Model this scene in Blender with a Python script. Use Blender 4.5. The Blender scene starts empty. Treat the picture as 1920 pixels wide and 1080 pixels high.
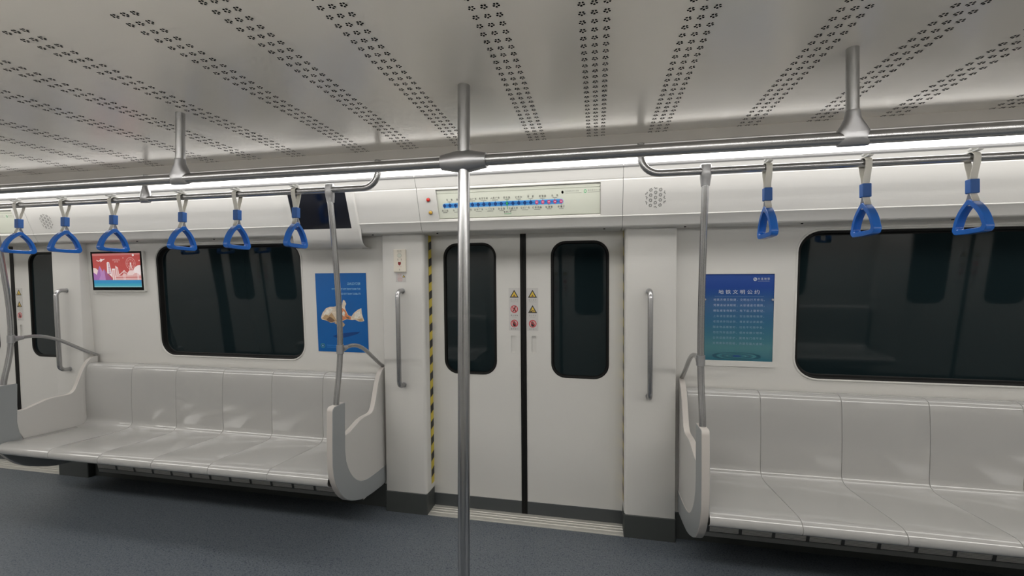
import bpy, bmesh, math, random
from mathutils import Vector, Matrix
random.seed(4)
sc = bpy.context.scene
COL = sc.collection
PI = math.pi
D = 4.34            # distance between door centres
CY = -0.15          # centre line of the car is y = CY (the near wall is at y < 0)

# ------------------------------------------------------------------ materials
def mat(name, col, rough=0.5, metal=0.0, spec=0.5, coat=0.0, emit=None, estr=0.0, bump=0.0, bscale=400.0, var=0.0, vscale=3.0, aniso=None):
    m = bpy.data.materials.new(name); m.use_nodes = True
    nt = m.node_tree; b = nt.nodes['Principled BSDF']
    b.inputs['Base Color'].default_value = (*col, 1)
    b.inputs['Roughness'].default_value = rough
    b.inputs['Metallic'].default_value = metal
    b.inputs['Specular IOR Level'].default_value = spec
    b.inputs['Coat Weight'].default_value = coat
    b.inputs['Coat Roughness'].default_value = 0.06
    if emit:
        b.inputs['Emission Color'].default_value = (*emit, 1)
        b.inputs['Emission Strength'].default_value = estr
    tc = None
    if bump or var or aniso:
        tc = nt.nodes.new('ShaderNodeTexCoord')
    if bump:
        n = nt.nodes.new('ShaderNodeTexNoise'); n.inputs['Scale'].default_value = bscale; n.inputs['Detail'].default_value = 3
        if aniso:
            mp = nt.nodes.new('ShaderNodeMapping'); mp.inputs['Scale'].default_value = aniso
            nt.links.new(tc.outputs['Object'], mp.inputs['Vector']); nt.links.new(mp.outputs[0], n.inputs['Vector'])
        else:
            nt.links.new(tc.outputs['Object'], n.inputs['Vector'])
        bp = nt.nodes.new('ShaderNodeBump'); bp.inputs['Strength'].default_value = bump; bp.inputs['Distance'].default_value = 0.002
        nt.links.new(n.outputs['Fac'], bp.inputs['Height']); nt.links.new(bp.outputs[0], b.inputs['Normal'])
    if var:
        n = nt.nodes.new('ShaderNodeTexNoise'); n.inputs['Scale'].default_value = vscale; n.inputs['Detail'].default_value = 4
        nt.links.new(tc.outputs['Object'], n.inputs['Vector'])
        mx = nt.nodes.new('ShaderNodeMix'); mx.data_type = 'RGBA'
        mx.inputs['A'].default_value = (*[c * (1 - var) for c in col], 1); mx.inputs['B'].default_value = (*[min(1, c * (1 + var)) for c in col], 1)
        nt.links.new(n.outputs['Fac'], mx.inputs['Factor']); nt.links.new(mx.outputs['Result'], b.inputs['Base Color'])
    return m

M = {}
M['white'] = mat('white_enamel', (.585, .574, .546), .45, bump=.12, bscale=260, var=.03, vscale=2.2)
M['door'] = mat('door_enamel', (.585, .574, .546), .42, bump=.10, bscale=260, var=.02, vscale=1.5)
M['cove'] = mat('cove_enamel', (.62, .61, .586), .40, bump=.14, bscale=300)
M['ceil'] = mat('ceiling_aluminium', (.96, .905, .825), .24, .14, spec=.6, bump=.015, bscale=60, var=.02, vscale=1.3)
M['ceilface'] = mat('light_housing_grey', (.46, .435, .40), .5)
M['hole'] = mat('perforation_black', (.004, .004, .004), .9, spec=.1)
M['steel'] = mat('brushed_steel', (.43, .43, .435), .27, 1.0, bump=.10, bscale=30, aniso=(60, 60, 1.5))
M['steelx'] = mat('brushed_steel_rail', (.43, .43, .435), .23, 1.0, bump=.10, bscale=30, aniso=(1.5, 60, 60))
M['cast'] = mat('cast_fitting', (.42, .42, .43), .38, 1.0, bump=.12, bscale=500)
M['seat'] = mat('seat_plastic', (.37, .365, .352), .125, spec=.6, coat=.15)
M['seatgap'] = mat('seat_joint', (.48, .47, .45), .6)
M['scrface'] = mat('screen_grey', (.27, .285, .29), .35)
M['scrrim'] = mat('screen_rim', (.46, .43, .40), .45)
M['scrpanel'] = mat('screen_panel', (.52, .51, .49), .4)
M['black'] = mat('black_rubber', (.006, .006, .0055), .5, spec=.2)
M['blackm'] = mat('black_bezel', (.001, .001, .001), .4, spec=.08)
M['kick'] = mat('kick_rubber', (.050, .055, .053), .5, bump=.2, bscale=30, aniso=(60, 60, 1), var=.08, vscale=20)
M['doorkick'] = mat('door_kick', (.058, .064, .067), .4, bump=.15, bscale=30, aniso=(60, 60, 1))
M['sill'] = mat('sill_aluminium', (.50, .49, .45), .42, .35, bump=.1, bscale=40, aniso=(1, 60, 60), var=.1, vscale=14)
M['glass'] = mat('tinted_glass', (.0075, .0140, .0160), .035, spec=.36)
M['blue'] = mat('blue_plastic', (.014, .12, .47), .24, spec=.5)
M['sleeve'] = mat('blue_sleeve', (.014, .10, .36), .5)
M['web'] = mat('white_webbing', (.70, .68, .62), .7)
M['clipw'] = mat('white_clip', (.70, .70, .68), .4)
M['yellow'] = mat('hazard_yellow', (.60, .47, .045), .5)
M['hazblack'] = mat('hazard_black', (.010, .010, .010), .5)
M['grille'] = mat('heater_grille_grey', (.88, .86, .82), .5)
M['grillelip'] = mat('heater_lip_grey', (.30, .30, .29), .5)
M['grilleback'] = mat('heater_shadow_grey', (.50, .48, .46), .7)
M['grillebar'] = mat('heater_bar_grey', (.09, .09, .09), .5)
M['dark'] = mat('dark_void', (.01, .01, .01), .9)
M['lip'] = mat('lip_shade_grey', (.20, .20, .20), .45)
M['mapbg'] = mat('map_ivory', (.66, .68, .59), .25, coat=.3)
M['ink'] = mat('print_black', (.02, .02, .02), .5)
M['inkgrey'] = mat('print_grey', (.20, .20, .19), .5)
M['mapblue'] = mat('map_blue', (.05, .26, .66), .4)
M['mapblue2'] = mat('map_blue_edge', (.28, .56, .80), .4)
M['mapdot'] = mat('map_dot_navy', (.01, .05, .20), .4)
M['mappink'] = mat('map_dot_pink', (.62, .07, .20), .4)
M['mapgreen'] = mat('map_green', (.04, .45, .16), .4)
M['mapwhite'] = mat('map_white', (.8, .8, .8), .4)
M['red'] = mat('red_lens', (.55, .03, .02), .25)
M['amber'] = mat('amber_lens', (.55, .33, .05), .25)
M['stick'] = mat('sticker_film', (.50, .49, .475), .35)
M['stickred'] = mat('sticker_red', (.45, .02, .03), .4)
M['stickpink'] = mat('sticker_pink', (.62, .33, .32), .4)
M['stickyel'] = mat('sticker_yellow', (.62, .43, .05), .4)
M['ivory'] = mat('ivory_plate', (.62, .58, .50), .4)
M['maroon'] = mat('maroon_button', (.20, .008, .012), .4)
M['redink'] = mat('print_red', (.50, .10, .10), .5)
M['pblue'] = mat('poster_blue', (.002, .098, .335), .30, var=.12, vscale=2)
M['pnavy'] = mat('poster_navy', (.003, .045, .19), .30)
M['ptext'] = mat('poster_text', (.30, .52, .68), .5)
M['pcream'] = mat('poster_cream', (.62, .53, .42), .5, var=.38, vscale=70)
M['ptan'] = mat('poster_tan', (.42, .28, .15), .5, var=.38, vscale=70)
M['pbrown'] = mat('poster_brown', (.16, .09, .05), .5)
M['porange'] = mat('poster_orange', (.58, .20, .08), .5, var=.38, vscale=70)
M['ppale'] = mat('poster_pale', (.66, .63, .56), .5, var=.38, vscale=70)
M['pgreen'] = mat('poster_green', (.10, .35, .20), .5)
M['rtext'] = mat('notice_text', (.34, .42, .56), .5)
M['rtext2'] = mat('notice_text_soft', (.19, .30, .40), .5)
M['rtitle'] = mat('notice_title', (.55, .58, .62), .5)
M['rdark'] = mat('notice_ripple_dark', (.012, .075, .115), .4)
M['rmid'] = mat('notice_ripple_light', (.045, .17, .20), .4)
M['navyscr'] = mat('screen_off_navy', (.0015, .003, .009), .12)
def lit(name, col, k=.75):
    return mat(name, tuple(c * .3 for c in col), .3, emit=col, estr=k * .8)
M['s_red'] = lit('screen_red', (.48, .055, .05)); M['s_red2'] = lit('screen_rose', (.55, .17, .16))
M['s_pink'] = lit('screen_pink', (.72, .42, .40)); M['s_pale'] = lit('screen_pale', (.80, .62, .60))
M['s_white'] = lit('screen_white', (.85, .75, .74)); M['s_blue'] = lit('screen_blue', (.015, .25, .50))
M['s_teal'] = lit('screen_teal', (.03, .33, .46)); M['s_aqua'] = lit('screen_aqua', (.20, .50, .55))
M['s_pur'] = lit('screen_purple', (.34, .13, .40)); M['s_pur2'] = lit('screen_violet', (.45, .22, .48)); M['s_pur3'] = lit('screen_plum', (.32, .08, .22))
M['diff'] = mat('light_diffuser', (.8, .8, .8), .5, emit=(1.0, .975, .94), estr=3.3)
M['diff2'] = mat('light_diffuser_camera_side', (.8, .8, .8), .5, emit=(1.0, .975, .94), estr=11.8)
M['diffjoint'] = mat('diffuser_joint', (.6, .6, .6), .5, emit=(1.0, .98, .95), estr=.45)

# floor: blue-grey speckled vinyl
def floor_mat():
    m = bpy.data.materials.new('speckled_vinyl'); m.use_nodes = True
    nt = m.node_tree; b = nt.nodes['Principled BSDF']; b.inputs['Roughness'].default_value = .42
    tc = nt.nodes.new('ShaderNodeTexCoord')
    v = nt.nodes.new('ShaderNodeTexVoronoi'); v.inputs['Scale'].default_value = 210
    n = nt.nodes.new('ShaderNodeTexNoise'); n.inputs['Scale'].default_value = 120; n.inputs['Detail'].default_value = 5; n.inputs['Roughness'].default_value = .75
    n2 = nt.nodes.new('ShaderNodeTexNoise'); n2.inputs['Scale'].default_value = 3
    for q in (v, n, n2): nt.links.new(tc.outputs['Object'], q.inputs['Vector'])
    r = nt.nodes.new('ShaderNodeValToRGB'); e = r.color_ramp.elements
    e[0].position = .34; e[0].color = (.050, .060, .069, 1); e[1].position = .66; e[1].color = (.150, .168, .188, 1)
    k = e.new(.5); k.color = (.097, .112, .127, 1)
    nt.links.new(n.outputs['Fac'], r.inputs[0])
    r2 = nt.nodes.new('ShaderNodeValToRGB'); r2.color_ramp.elements[0].position = .90; r2.color_ramp.elements[1].position = .93
    sep = nt.nodes.new('ShaderNodeSeparateColor'); nt.links.new(v.outputs['Color'], sep.inputs[0]); nt.links.new(sep.outputs[0], r2.inputs[0])
    mx = nt.nodes.new('ShaderNodeMix'); mx.data_type = 'RGBA'
    nt.links.new(r2.outputs[0], mx.inputs['Factor']); nt.links.new(r.outputs[0], mx.inputs['A']); mx.inputs['B'].default_value = (.035, .045, .07, 1)
    nt.links.new(mx.outputs['Result'], b.inputs['Base Color'])
    return m
M['floor'] = floor_mat()
# printed colour run of the notice: blue at the top, teal at the bottom
def notice_mat():
    m = bpy.data.materials.new('notice_print'); m.use_nodes = True
    nt = m.node_tree; b = nt.nodes['Principled BSDF']; b.inputs['Roughness'].default_value = .12; b.inputs['Coat Weight'].default_value = .5
    tc = nt.nodes.new('ShaderNodeTexCoord'); s = nt.nodes.new('ShaderNodeSeparateXYZ'); nt.links.new(tc.outputs['Generated'], s.inputs[0])
    r = nt.nodes.new('ShaderNodeValToRGB'); e = r.color_ramp.elements
    e[0].position = 0; e[0].color = (.020, .115, .165, 1); e[1].position = 1; e[1].color = (.040, .085, .30, 1)
    for p, c in ((.15, (.035, .16, .19, 1)), (.45, (.022, .115, .22, 1)), (.72, (.022, .085, .24, 1)), (.85, (.025, .065, .27, 1))): k = e.new(p); k.color = c
    nt.links.new(s.outputs['Z'], r.inputs[0]); nt.links.new(r.outputs[0], b.inputs['Base Color'])
    return m
M['notice'] = notice_mat()

# ------------------------------------------------------------------ mesh builder
class MB:
    def __init__(s): s.v = []; s.f = []; s.m = []; s.mats = []
    def mi(s, m):
        m = M[m] if isinstance(m, str) else m
        if m not in s.mats: s.mats.append(m)
        return s.mats.index(m)
    def add(s, vs, fs, m):
        o = len(s.v); s.v += [tuple(p) for p in vs]; k = s.mi(m)
        for f in fs: s.f.append([i + o for i in f]); s.m.append(k)
    def box(s, x0, x1, y0, y1, z0, z1, m):
        vs = [(x, y, z) for x in (x0, x1) for y in (y0, y1) for z in (z0, z1)]
        s.add(vs, [(0, 1, 3, 2), (4, 6, 7, 5), (0, 4, 5, 1), (2, 3, 7, 6), (0, 2, 6, 4), (1, 5, 7, 3)], m)
    def tube(s, path, r, m, seg=20, cap=True, rr=None):
        """round tube along a list of points, smooth frame; rr optional radius per point"""
        P = [Vector(p) for p in path]; n = len(P); rings = []; up = None
        for i, p in enumerate(P):
            t = (P[min(i + 1, n - 1)] - P[max(i - 1, 0)]).normalized()
            if up is None:
                up = Vector((0, 0, 1)) if abs(t.z) < .9 else Vector((1, 0, 0))
            a = (up - t * up.dot(t)).normalized(); up = a; b = t.cross(a)
            R = rr[i] if rr else r
            rings.append([p + a * math.cos(2 * PI * k / seg) * R + b * math.sin(2 * PI * k / seg) * R for k in range(seg)])
        vs = [q for ring in rings for q in ring]; fs = []
        for i in range(n - 1):
            for k in range(seg):
                fs.append((i * seg + k, i * seg + (k + 1) % seg, (i + 1) * seg + (k + 1) % seg, (i + 1) * seg + k))
        if cap: fs.append(tuple(range(seg))[::-1]); fs.append(tuple((n - 1) * seg + k for k in range(seg)))
        s.add(vs, fs, m)
    def loft(s, loops, m, closed=True, cap0=False, cap1=False):
        n = len(loops[0]); vs = [p for l in loops for p in l]; fs = []
        for i in range(len(loops) - 1):
            for k in range(n if closed else n - 1):
                fs.append((i * n + k, i * n + (k + 1) % n, (i + 1) * n + (k + 1) % n, (i + 1) * n + k))
        if cap0: fs.append(tuple(range(n))[::-1])
        if cap1: fs.append(tuple((len(loops) - 1) * n + k for k in range(n)))
        s.add(vs, fs, m)
    def extrude_x(s, prof, x0, x1, m, closed=False, caps=True):
        """profile of (y,z) swept from x0 to x1"""
        s.loft([[(x0, y, z) for y, z in prof], [(x1, y, z) for y, z in prof]], m, closed, caps and closed, caps and closed)
    def fill(s, outer, holes, f3, m):
        """flat plate with holes: 2-D loops, f3 maps (a,b) to 3-D"""
        bm = bmesh.new(); es = []
        for lp in [outer] + holes:
            vs = [bm.verts.new((a, b, 0)) for a, b in lp]
            es += [bm.edges.new((vs[i], vs[(i + 1) % len(vs)])) for i in range(len(vs))]
        bmesh.ops.triangle_fill(bm, use_beauty=True, use_dissolve=False, edges=es)
        bm.verts.ensure_lookup_table(); bm.verts.index_update()
        s.add([f3(v.co.x, v.co.y) for v in bm.verts], [[v.index for v in f.verts] for f in bm.faces], m)
        bm.free()
    def build(s, name, parent=None, smooth=True, bevel=0, bseg=2, angle=35, loc=None, kind=None, recalc=True):
        o3 = Vector(loc) if loc is not None else (root_pos(parent) if parent is not None else Vector((0, 0, 0)))
        me = bpy.data.meshes.new(name)
        me.from_pydata([(x - o3.x, y - o3.y, z - o3.z) for x, y, z in s.v], [], s.f)
        for m in s.mats: me.materials.append(m)
        me.polygons.foreach_set('material_index', s.m)
        if recalc:
            bm = bmesh.new(); bm.from_mesh(me); bmesh.ops.recalc_face_normals(bm, faces=bm.faces); bm.to_mesh(me); bm.free()
        if smooth:
            me.shade_smooth(); me.set_sharp_from_angle(angle=math.radians(angle))
        o = bpy.data.objects.new(name, me); COL.objects.link(o)
        if parent is not None: o.parent = parent
        else: o.location = o3
        if bevel:
            b = o.modifiers.new('bevel', 'BEVEL'); b.width = bevel; b.segments = bseg; b.limit_method = 'ANGLE'; b.angle_limit = math.radians(40); b.harden_normals = False
        return o
def root_pos(o):
    p = Vector((0, 0, 0))
    while o is not None: p += Vector(o.location); o = o.parent
    return p
def tag(o, label, cat, group=None, kind=None):
    o['label'] = label; o['category'] = cat
    if group: o['group'] = group
    if kind: o['kind'] = kind
    return o
def thing(name, loc, label, cat, group=None, kind=None):
    o = bpy.data.objects.new(name, None); COL.objects.link(o); o.location = loc; o.empty_display_size = .05
    return tag(o, label, cat, group, kind)
def copy_tree(o, parent=None, label=None, group=None):
    c = o.copy(); COL.objects.link(c); c.parent = parent
    if label: c['label'] = label
    if group: c['group'] = group
    for ch in list(o.children): copy_tree(ch, c)
    return c
def across(o, label, group=None):
    """a copy turned half round about the middle of the car: the other side"""
    c = copy_tree(o, None, label, group); x, y, z = o.location
    c.location = (-x, 2 * CY - y, z); c.rotation_euler = (0, 0, PI + o.rotation_euler.z)
    return c
def shifted(o, dx, label, group=None):
    c = copy_tree(o, None, label, group); c.location = (o.location.x + dx, o.location.y, o.location.z); return c

# ------------------------------------------------------------------ leaning planes of the side
pW = lambda z, d=0: (1.284 - .072 * z if z > .9 else 1.2192) + d      # wall
pP = lambda z, d=0: 1.172 - .037 * z + d                               # door pillar
pD = lambda z, d=0: 1.302 - .040 * z + d                               # door leaf
pB = lambda z, d=0: 1.683 - .352 * z + d                               # cove face
def on(pl, d=0): return lambda x, z: (x, pl(z, d), z)

def rrect(x0, x1, z0, z1, r, n=8):
    pts = []
    for cx, cz, a0 in ((x1 - r, z1 - r, 0), (x0 + r, z1 - r, 90), (x0 + r, z0 + r, 180), (x1 - r, z0 + r, 270)):
        for k in range(n + 1):
            a = math.radians(a0 + 90 * k / n); pts.append((cx + r * math.cos(a), cz + r * math.sin(a)))
    return pts
def circ(cx, cz, rx, rz=None, n=20):
    rz = rx if rz is None else rz
    return [(cx + rx * math.cos(2 * PI * k / n), cz + rz * math.sin(2 * PI * k / n)) for k in range(n)]
def ring_faces(mb, a, b, fa, fb, m):
    n = len(a)
    mb.add([fa(*p) for p in a] + [fb(*p) for p in b], [(k, (k + 1) % n, n + (k + 1) % n, n + k) for k in range(n)], m)

# text as flat glyph polygons
_txt = {}
def glyphs(body, size):
    if body not in _txt:
        c = bpy.data.curves.new('t', 'FONT'); c.body = body; c.resolution_u = 2; c.align_x = 'CENTER'; c.align_y = 'CENTER'
        o = bpy.data.objects.new('t', c); COL.objects.link(o)
        bpy.context.view_layer.update()
        me = bpy.data.meshes.new_from_object(o.evaluated_get(bpy.context.evaluated_depsgraph_get()))
        vs = [tuple(v.co) for v in me.vertices]; fs = [list(p.vertices) for p in me.polygons]
        xs = [v[0] for v in vs] or [0]; mx = (min(xs) + max(xs)) / 2
        _txt[body] = ([(v[0] - mx, v[1]) for v in vs], fs, max(xs) - min(xs))
        bpy.data.objects.remove(o); bpy.data.curves.remove(c); bpy.data.meshes.remove(me)
    return _txt[body]
class Decal:
    """flat print in layers on a plane"""
    def __init__(s, pl, d0=-.0008, step=.0002): s.mb = MB(); s.pl = pl; s.d0 = d0; s.step = step
    def f(s, layer): return on(s.pl, s.d0 - layer * s.step)
    def poly(s, pts, m, layer=1): s.mb.add([s.f(layer)(*p) for p in pts], [list(range(len(pts)))], m)
    def rect(s, x0, x1, z0, z1, m, layer=1): s.poly([(x0, z0), (x1, z0), (x1, z1), (x0, z1)], m, layer)
    def circ(s, x, z, r, m, layer=1, rz=None, n=20): s.poly(circ(x, z, r, rz, n), m, layer)
    def ring(s, x, z, r0, r1, m, layer=1, sz=1., n=28): ring_faces(s.mb, circ(x, z, r0, r0 * sz, n), circ(x, z, r1, r1 * sz, n), s.f(layer), s.f(layer), m)
    def text(s, body, x, z, h, m, layer=2, width=None, mirror=False):
        if ord(body[0]) > 1000: body = '\u2009'.join(body) if len(body) > 6 else ' '.join(body); h = h * .9
        vs, fs, w = glyphs(body, h); k = h; kx = k if width is None or w == 0 else width / w
        if mirror: kx = -kx
        s.mb.add([s.f(layer)(x + a * kx, z + b * k) for a, b in vs], fs, m)
    def slab(s, x0, x1, z0, z1, m, back=0.0):
        """the sheet itself, with thickness back to the wall"""
        a = [(x0, z0), (x1, z0), (x1, z1), (x0, z1)]; f0 = on(s.pl, s.d0); f1 = on(s.pl, back)
        s.mb.add([f0(*p) for p in a] + [f1(*p) for p in a], [(0, 1, 2, 3), (0, 1, 5, 4), (1, 2, 6, 5), (2, 3, 7, 6), (3, 0, 4, 7)], m)

# ================================================================== THE SETTING
XL, XR = -6.3, 6.3
mb = MB(); mb.box(XL, XR, CY - 1.45, CY + 1.45, -.06, 0, 'floor')
f = mb.build('floor', smooth=False); tag(f, 'blue grey speckled vinyl floor of the train car', 'floor', kind='structure')

# ceiling with rows of flower-shaped perforations
mb = MB(); CZ = 2.2
mb.box(XL, XR, 2 * CY - .84, .84, CZ, CZ + .03, 'ceil')
zc = CZ - .0006
for g in range(-7, 6):
    for l in (-1, 0, 1):
        for c in (-1, 0, 1):
            x = .459 + .934 * g + .277 * l + .0325 * c
            if not XL + .1 < x < XR - .1: continue
            for r in range(31):
                y = -.557 + .0385 * r
                for p in range(5):
                    a = PI / 2 + 2 * PI * p / 5; cx, cy = x + .0066 * math.cos(a), y + .0066 * math.sin(a)
                    ca, sa = math.cos(a), math.sin(a)
                    mb.add([(cx + u * ca - v * sa, cy + u * sa + v * ca, zc) for u, v in ((-.0034, -.0008), (-.0012, -.0026), (.0018, -.0034), (.0032, -.0018), (.0032, .0018), (.0018, .0034), (-.0012, .0026), (-.0034, .0008))], [list(range(8))], 'hole')
f = mb.build('ceiling', smooth=False, recalc=False); tag(f, 'grey aluminium ceiling panel with rows of flower shaped perforations', 'ceiling', kind='structure')

LZ = 2.150
def light_strip():
    root = thing('light_strip', (0, .79, LZ), 'long bright ceiling light strip above the straps and route map', 'ceiling light')
    mb = MB(); mb.box(XL, XR, .655, .945, LZ + .012, LZ + .02, 'diffjoint'); mb.build('tray', root, smooth=False)
    mb = MB(); mb.extrude_x([(.6025, CZ), (.6025, LZ + .003), (.6055, LZ), (.652, LZ), (.652, LZ + .012)], XL, XR, 'ceilface'); mb.extrude_x([(.940, LZ + .012), (.940, LZ), (1.0, LZ)], XL, XR, 'lip'); mb.build('housing', root, smooth=False)
    x = .397 - .645 * 10
    k = 0
    while x < XR:
        a, b = max(x + .002, XL), min(x + .645 - .002, XR)
        mb = MB(); mb.extrude_x([(.653, LZ + .010), (.653, LZ - .002), (.657, LZ - .030), (.664, LZ - .035), (.700, LZ - .035), (.790, LZ - .002), (.940, LZ), (.940, LZ + .010)], a, b, 'diff', closed=True); mb.build('diffuser', root, smooth=False)  # glowing front edge dropped below the housing, added to throw light on the ceiling
        x += .645
    return root
strip = light_strip()
strip2 = across(strip, 'boosted ceiling light strip behind the camera, opposite the route map side')

for ch in strip2.children:
    if ch.name.startswith('diffuser'):
        ch.data = ch.data.copy(); ch.data.materials[0] = M['diff2']  # camera-side strip made brighter than its twin to even out the wall light

# window geometry
WX0, WX1, WZ0, WZ1, WR = 1.552, 2.778, .975, 1.792, .115
def side_wall():
    mb = MB()
    segs = [(-6.3, -D - .8), (-D + .8, -.8), (.8, D - .8), (D + .8, 6.3)]
    for (a, b) in segs:
        wins = []
        for c in (-1, 1):
            x0, x1 = (c * WX0, c * WX1) if c > 0 else (-WX1, -WX0)
            if a < x0 and x1 < b: wins.append((x0, x1))
        holes = [rrect(x0, x1, WZ0, WZ1, WR) for x0, x1 in wins]
        mb.fill([(a, .9), (b, .9), (b, 1.9), (a, 1.9)], holes, on(pW), 'white')
        mb.add([(a, pW(.9), .9), (b, pW(.9), .9), (b, 1.2192, 0), (a, 1.2192, 0)], [(0, 1, 2, 3)], 'white')
        for x0, x1 in wins:      # rounded flange round the opening
            o = rrect(x0 - .013, x1 + .013, WZ0 - .013, WZ1 + .013, WR + .013); m1 = rrect(x0 - .008, x1 + .008, WZ0 - .008, WZ1 + .008, WR + .008)
            m2 = rrect(x0 - .003, x1 + .003, WZ0 - .003, WZ1 + .003, WR + .003); i = rrect(x0, x1, WZ0, WZ1, WR)
            ring_faces(mb, o, m1, on(pW), on(pW, -.006), 'white'); ring_faces(mb, m1, m2, on(pW, -.006), on(pW, -.006), 'white')
            ring_faces(mb, m2, i, on(pW, -.006), on(pW, .0), 'white'); ring_faces(mb, i, i, on(pW, 0), on(pW, .03), 'white')
    return mb.build('wall_back', recalc=False, loc=(0, 1.3, 0))
w = tag(side_wall(), 'white side wall with doors, dark windows and posters', 'wall', kind='structure')
o = across(w, 'white side wall behind the camera'); o.name = 'wall_front'
mb = MB()
for x0, x1 in ((XL - .04, XL), ):
    mb.box(x0, x1, CY - 1.45, CY + 1.45, 0, 2.2, 'white')
tag(mb.build('wall_left', smooth=False), 'white end wall of the car far down the aisle', 'wall', kind='structure')
mb = MB(); mb.box(XR, XR + .04, CY - 1.45, CY + 1.45, 0, 2.2, 'white')
tag(mb.build('wall_right', smooth=False), 'white end wall of the car beyond the nearer bench', 'wall', kind='structure')

def window(x0, x1, n, label):
    root = thing('window_%d' % n, ((x0 + x1) / 2, 1.2, 1.38), label, 'window', kind='structure')
    a = rrect(x0, x1, WZ0, WZ1, WR); b = rrect(x0 + .012, x1 - .012, WZ0 + .012, WZ1 - .012, WR - .012); c = rrect(x0 + .018, x1 - .018, WZ0 + .018, WZ1 - .018, WR - .018)
    c2 = rrect(x0 + .024, x1 - .024, WZ0 + .024, WZ1 - .024, WR - .024)
    mb = MB()
    ring_faces(mb, a, b, on(pW, .001), on(pW, .004), 'black'); ring_faces(mb, b, c, on(pW, .004), on(pW, .030), 'black'); ring_faces(mb, c, c2, on(pW, .030), on(pW, .034), 'black')
    mb.build('window_gasket', root, recalc=False)
    mb = MB(); mb.add([on(pW, .033)(*p) for p in c] + [on(pW, .039)(*p) for p in c], [list(range(len(c))), list(range(len(c), 2 * len(c)))[::-1]] + [(k, (k + 1) % len(c), len(c) + (k + 1) % len(c), len(c) + k) for k in range(len(c))], 'glass')
    mb.build('window_pane', root, angle=20)
    return root
w1 = window(-WX1, -WX0, 1, 'dark tinted side window beside the recycling poster')
w2 = window(WX0, WX1, 2, 'dark tinted side window beside the text notice, cut by the frame')
o = across(w1, 'dark side window of the wall behind the camera, facing the notice side'); o.name = 'window_3'
o = across(w2, 'dark side window of the wall behind the camera, facing the wall screen'); o.name = 'window_4'

# door pillars
def pillar(xa, xb, flip, name, label, behind=False):
    """xa: edge at the doorway, xb: edge at the seat"""
    s = 1 if xb > xa else -1; mb = MB(); r = .022
    cs = [(xa, .135)]
    for k in range(7):
        a = PI / 2 * k / 6; cs.append((xa + s * (r - r * math.cos(a)), r - r * math.sin(a)))
    cs += [(xb - s * .004, 0), (xb, .004), (xb, .10)]
    def loop(z, dx=0, dd=0):
        out = []
        for i, (x, d) in enumerate(cs):
            if dx:
                x = x - s * dx if i <= 6 else x + s * dx * (i >= 9)
            out.append((x, pP(z, d - dd), z))
        return out
    mb.loft([loop(z) for z in (.135, 1.84)], 'white', closed=False)
    o = mb.build(name, loc=(xa, 1.17, 0), angle=50, recalc=False)
    tag(o, label, 'door pillar', kind='structure')
    k = MB()
    c2 = [(xa - s * .004, .12), (xa - s * .004, .001), (xa, -.006), (xb - s * .001, -.006), (xb + s * .004, -.002), (xb + s * .004, .06)]
    k.loft([[(x, pP(z, d), z) for x, d in c2] for z in (0, .134)] + [[(x, pP(.137, d + .006), .137) for x, d in c2]], 'kick', closed=False)
    kk = k.build('kick_plate', o, smooth=False, recalc=False)
    return o
pils = []
n = 1
for c, nm in ((-D, 'far doors'), (0, 'near doors'), (D, 'doors beyond the nearer bench')):
    for s, lab in ((-1, 'smaller coordinate'), (1, '')):
        lb = {(-D, -1): 'white door pillar beyond the far doors', (-D, 1): 'white pillar between the far doors and the red wall screen, with far grab handle',
              (0, -1): 'white pillar carrying the intercom plate and a steel grab handle', (0, 1): 'plain white pillar between the doors and the notice bench, with only a grab handle',
              (D, -1): 'white pillar at the next doorway past the notice bench', (D, 1): 'white pillar past the next doorway'}[(c, s)]
        o = pillar(c + s * .622, c + s * .908, 0, 'trim_%d' % n, lb); pils.append(o); n += 1
for o in list(pils[1:5]):
    q = across(o, 'opposite twin, behind the camera, of the ' + o['label'].split(',')[0].split(' carrying')[0]); q.name = 'trim_%d' % n; n += 1

# wall base under the seats
mb = MB()
for a, b in ((-D + .905, -.905), (.905, D - .905)):
    mb.add([(a, 1.213, 0), (b, 1.213, 0), (b, 1.213, .15), (a, 1.213, .15), (b, 1.218, .155), (a, 1.218, .155)], [(0, 1, 2, 3), (3, 2, 4, 5)], 'kick')
o = tag(mb.build('baseboard_back', smooth=False, loc=(0, 1.21, 0)), 'dark grey base strip along the wall under the benches', 'baseboard', kind='structure')
across(o, 'dark grey base strip under the benches behind the camera').name = 'baseboard_front'

# ------------------------------------------------------------------ doors
STK = []
def tri(dc, x, z, w, inner):
    h = w * .87; dc.poly([(x - w / 2, z - h / 3), (x + w / 2, z - h / 3), (x, z + 2 * h / 3)], 'ink', 1)
    k = .66; dc.poly([(x - w / 2 * k, z - h / 3 * k), (x + w / 2 * k, z - h / 3 * k), (x, z + 2 * h / 3 * k)], 'stickyel', 2)
    if inner == 0:
        dc.poly([(x - .010, z - .010), (x + .010, z - .010), (x + .004, z - .003), (x, z + .004), (x - .004, z - .003)], 'pbrown', 3)
        dc.rect(x - .012, x + .012, z - .0135, z - .012, 'pbrown', 3)
    else:
        dc.poly([(x - .018, z - .013), (x - .004, z - .013), (x - .004, z - .004), (x - .012, z - .002)], 'ink', 3)
        dc.poly([(x - .004, z + .001), (x + .014, z - .002), (x + .014, z - .006), (x - .004, z - .007)], 'pbrown', 3)
        dc.rect(x - .008, x - .005, z - .002, z + .010, 'pbrown', 3)
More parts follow.
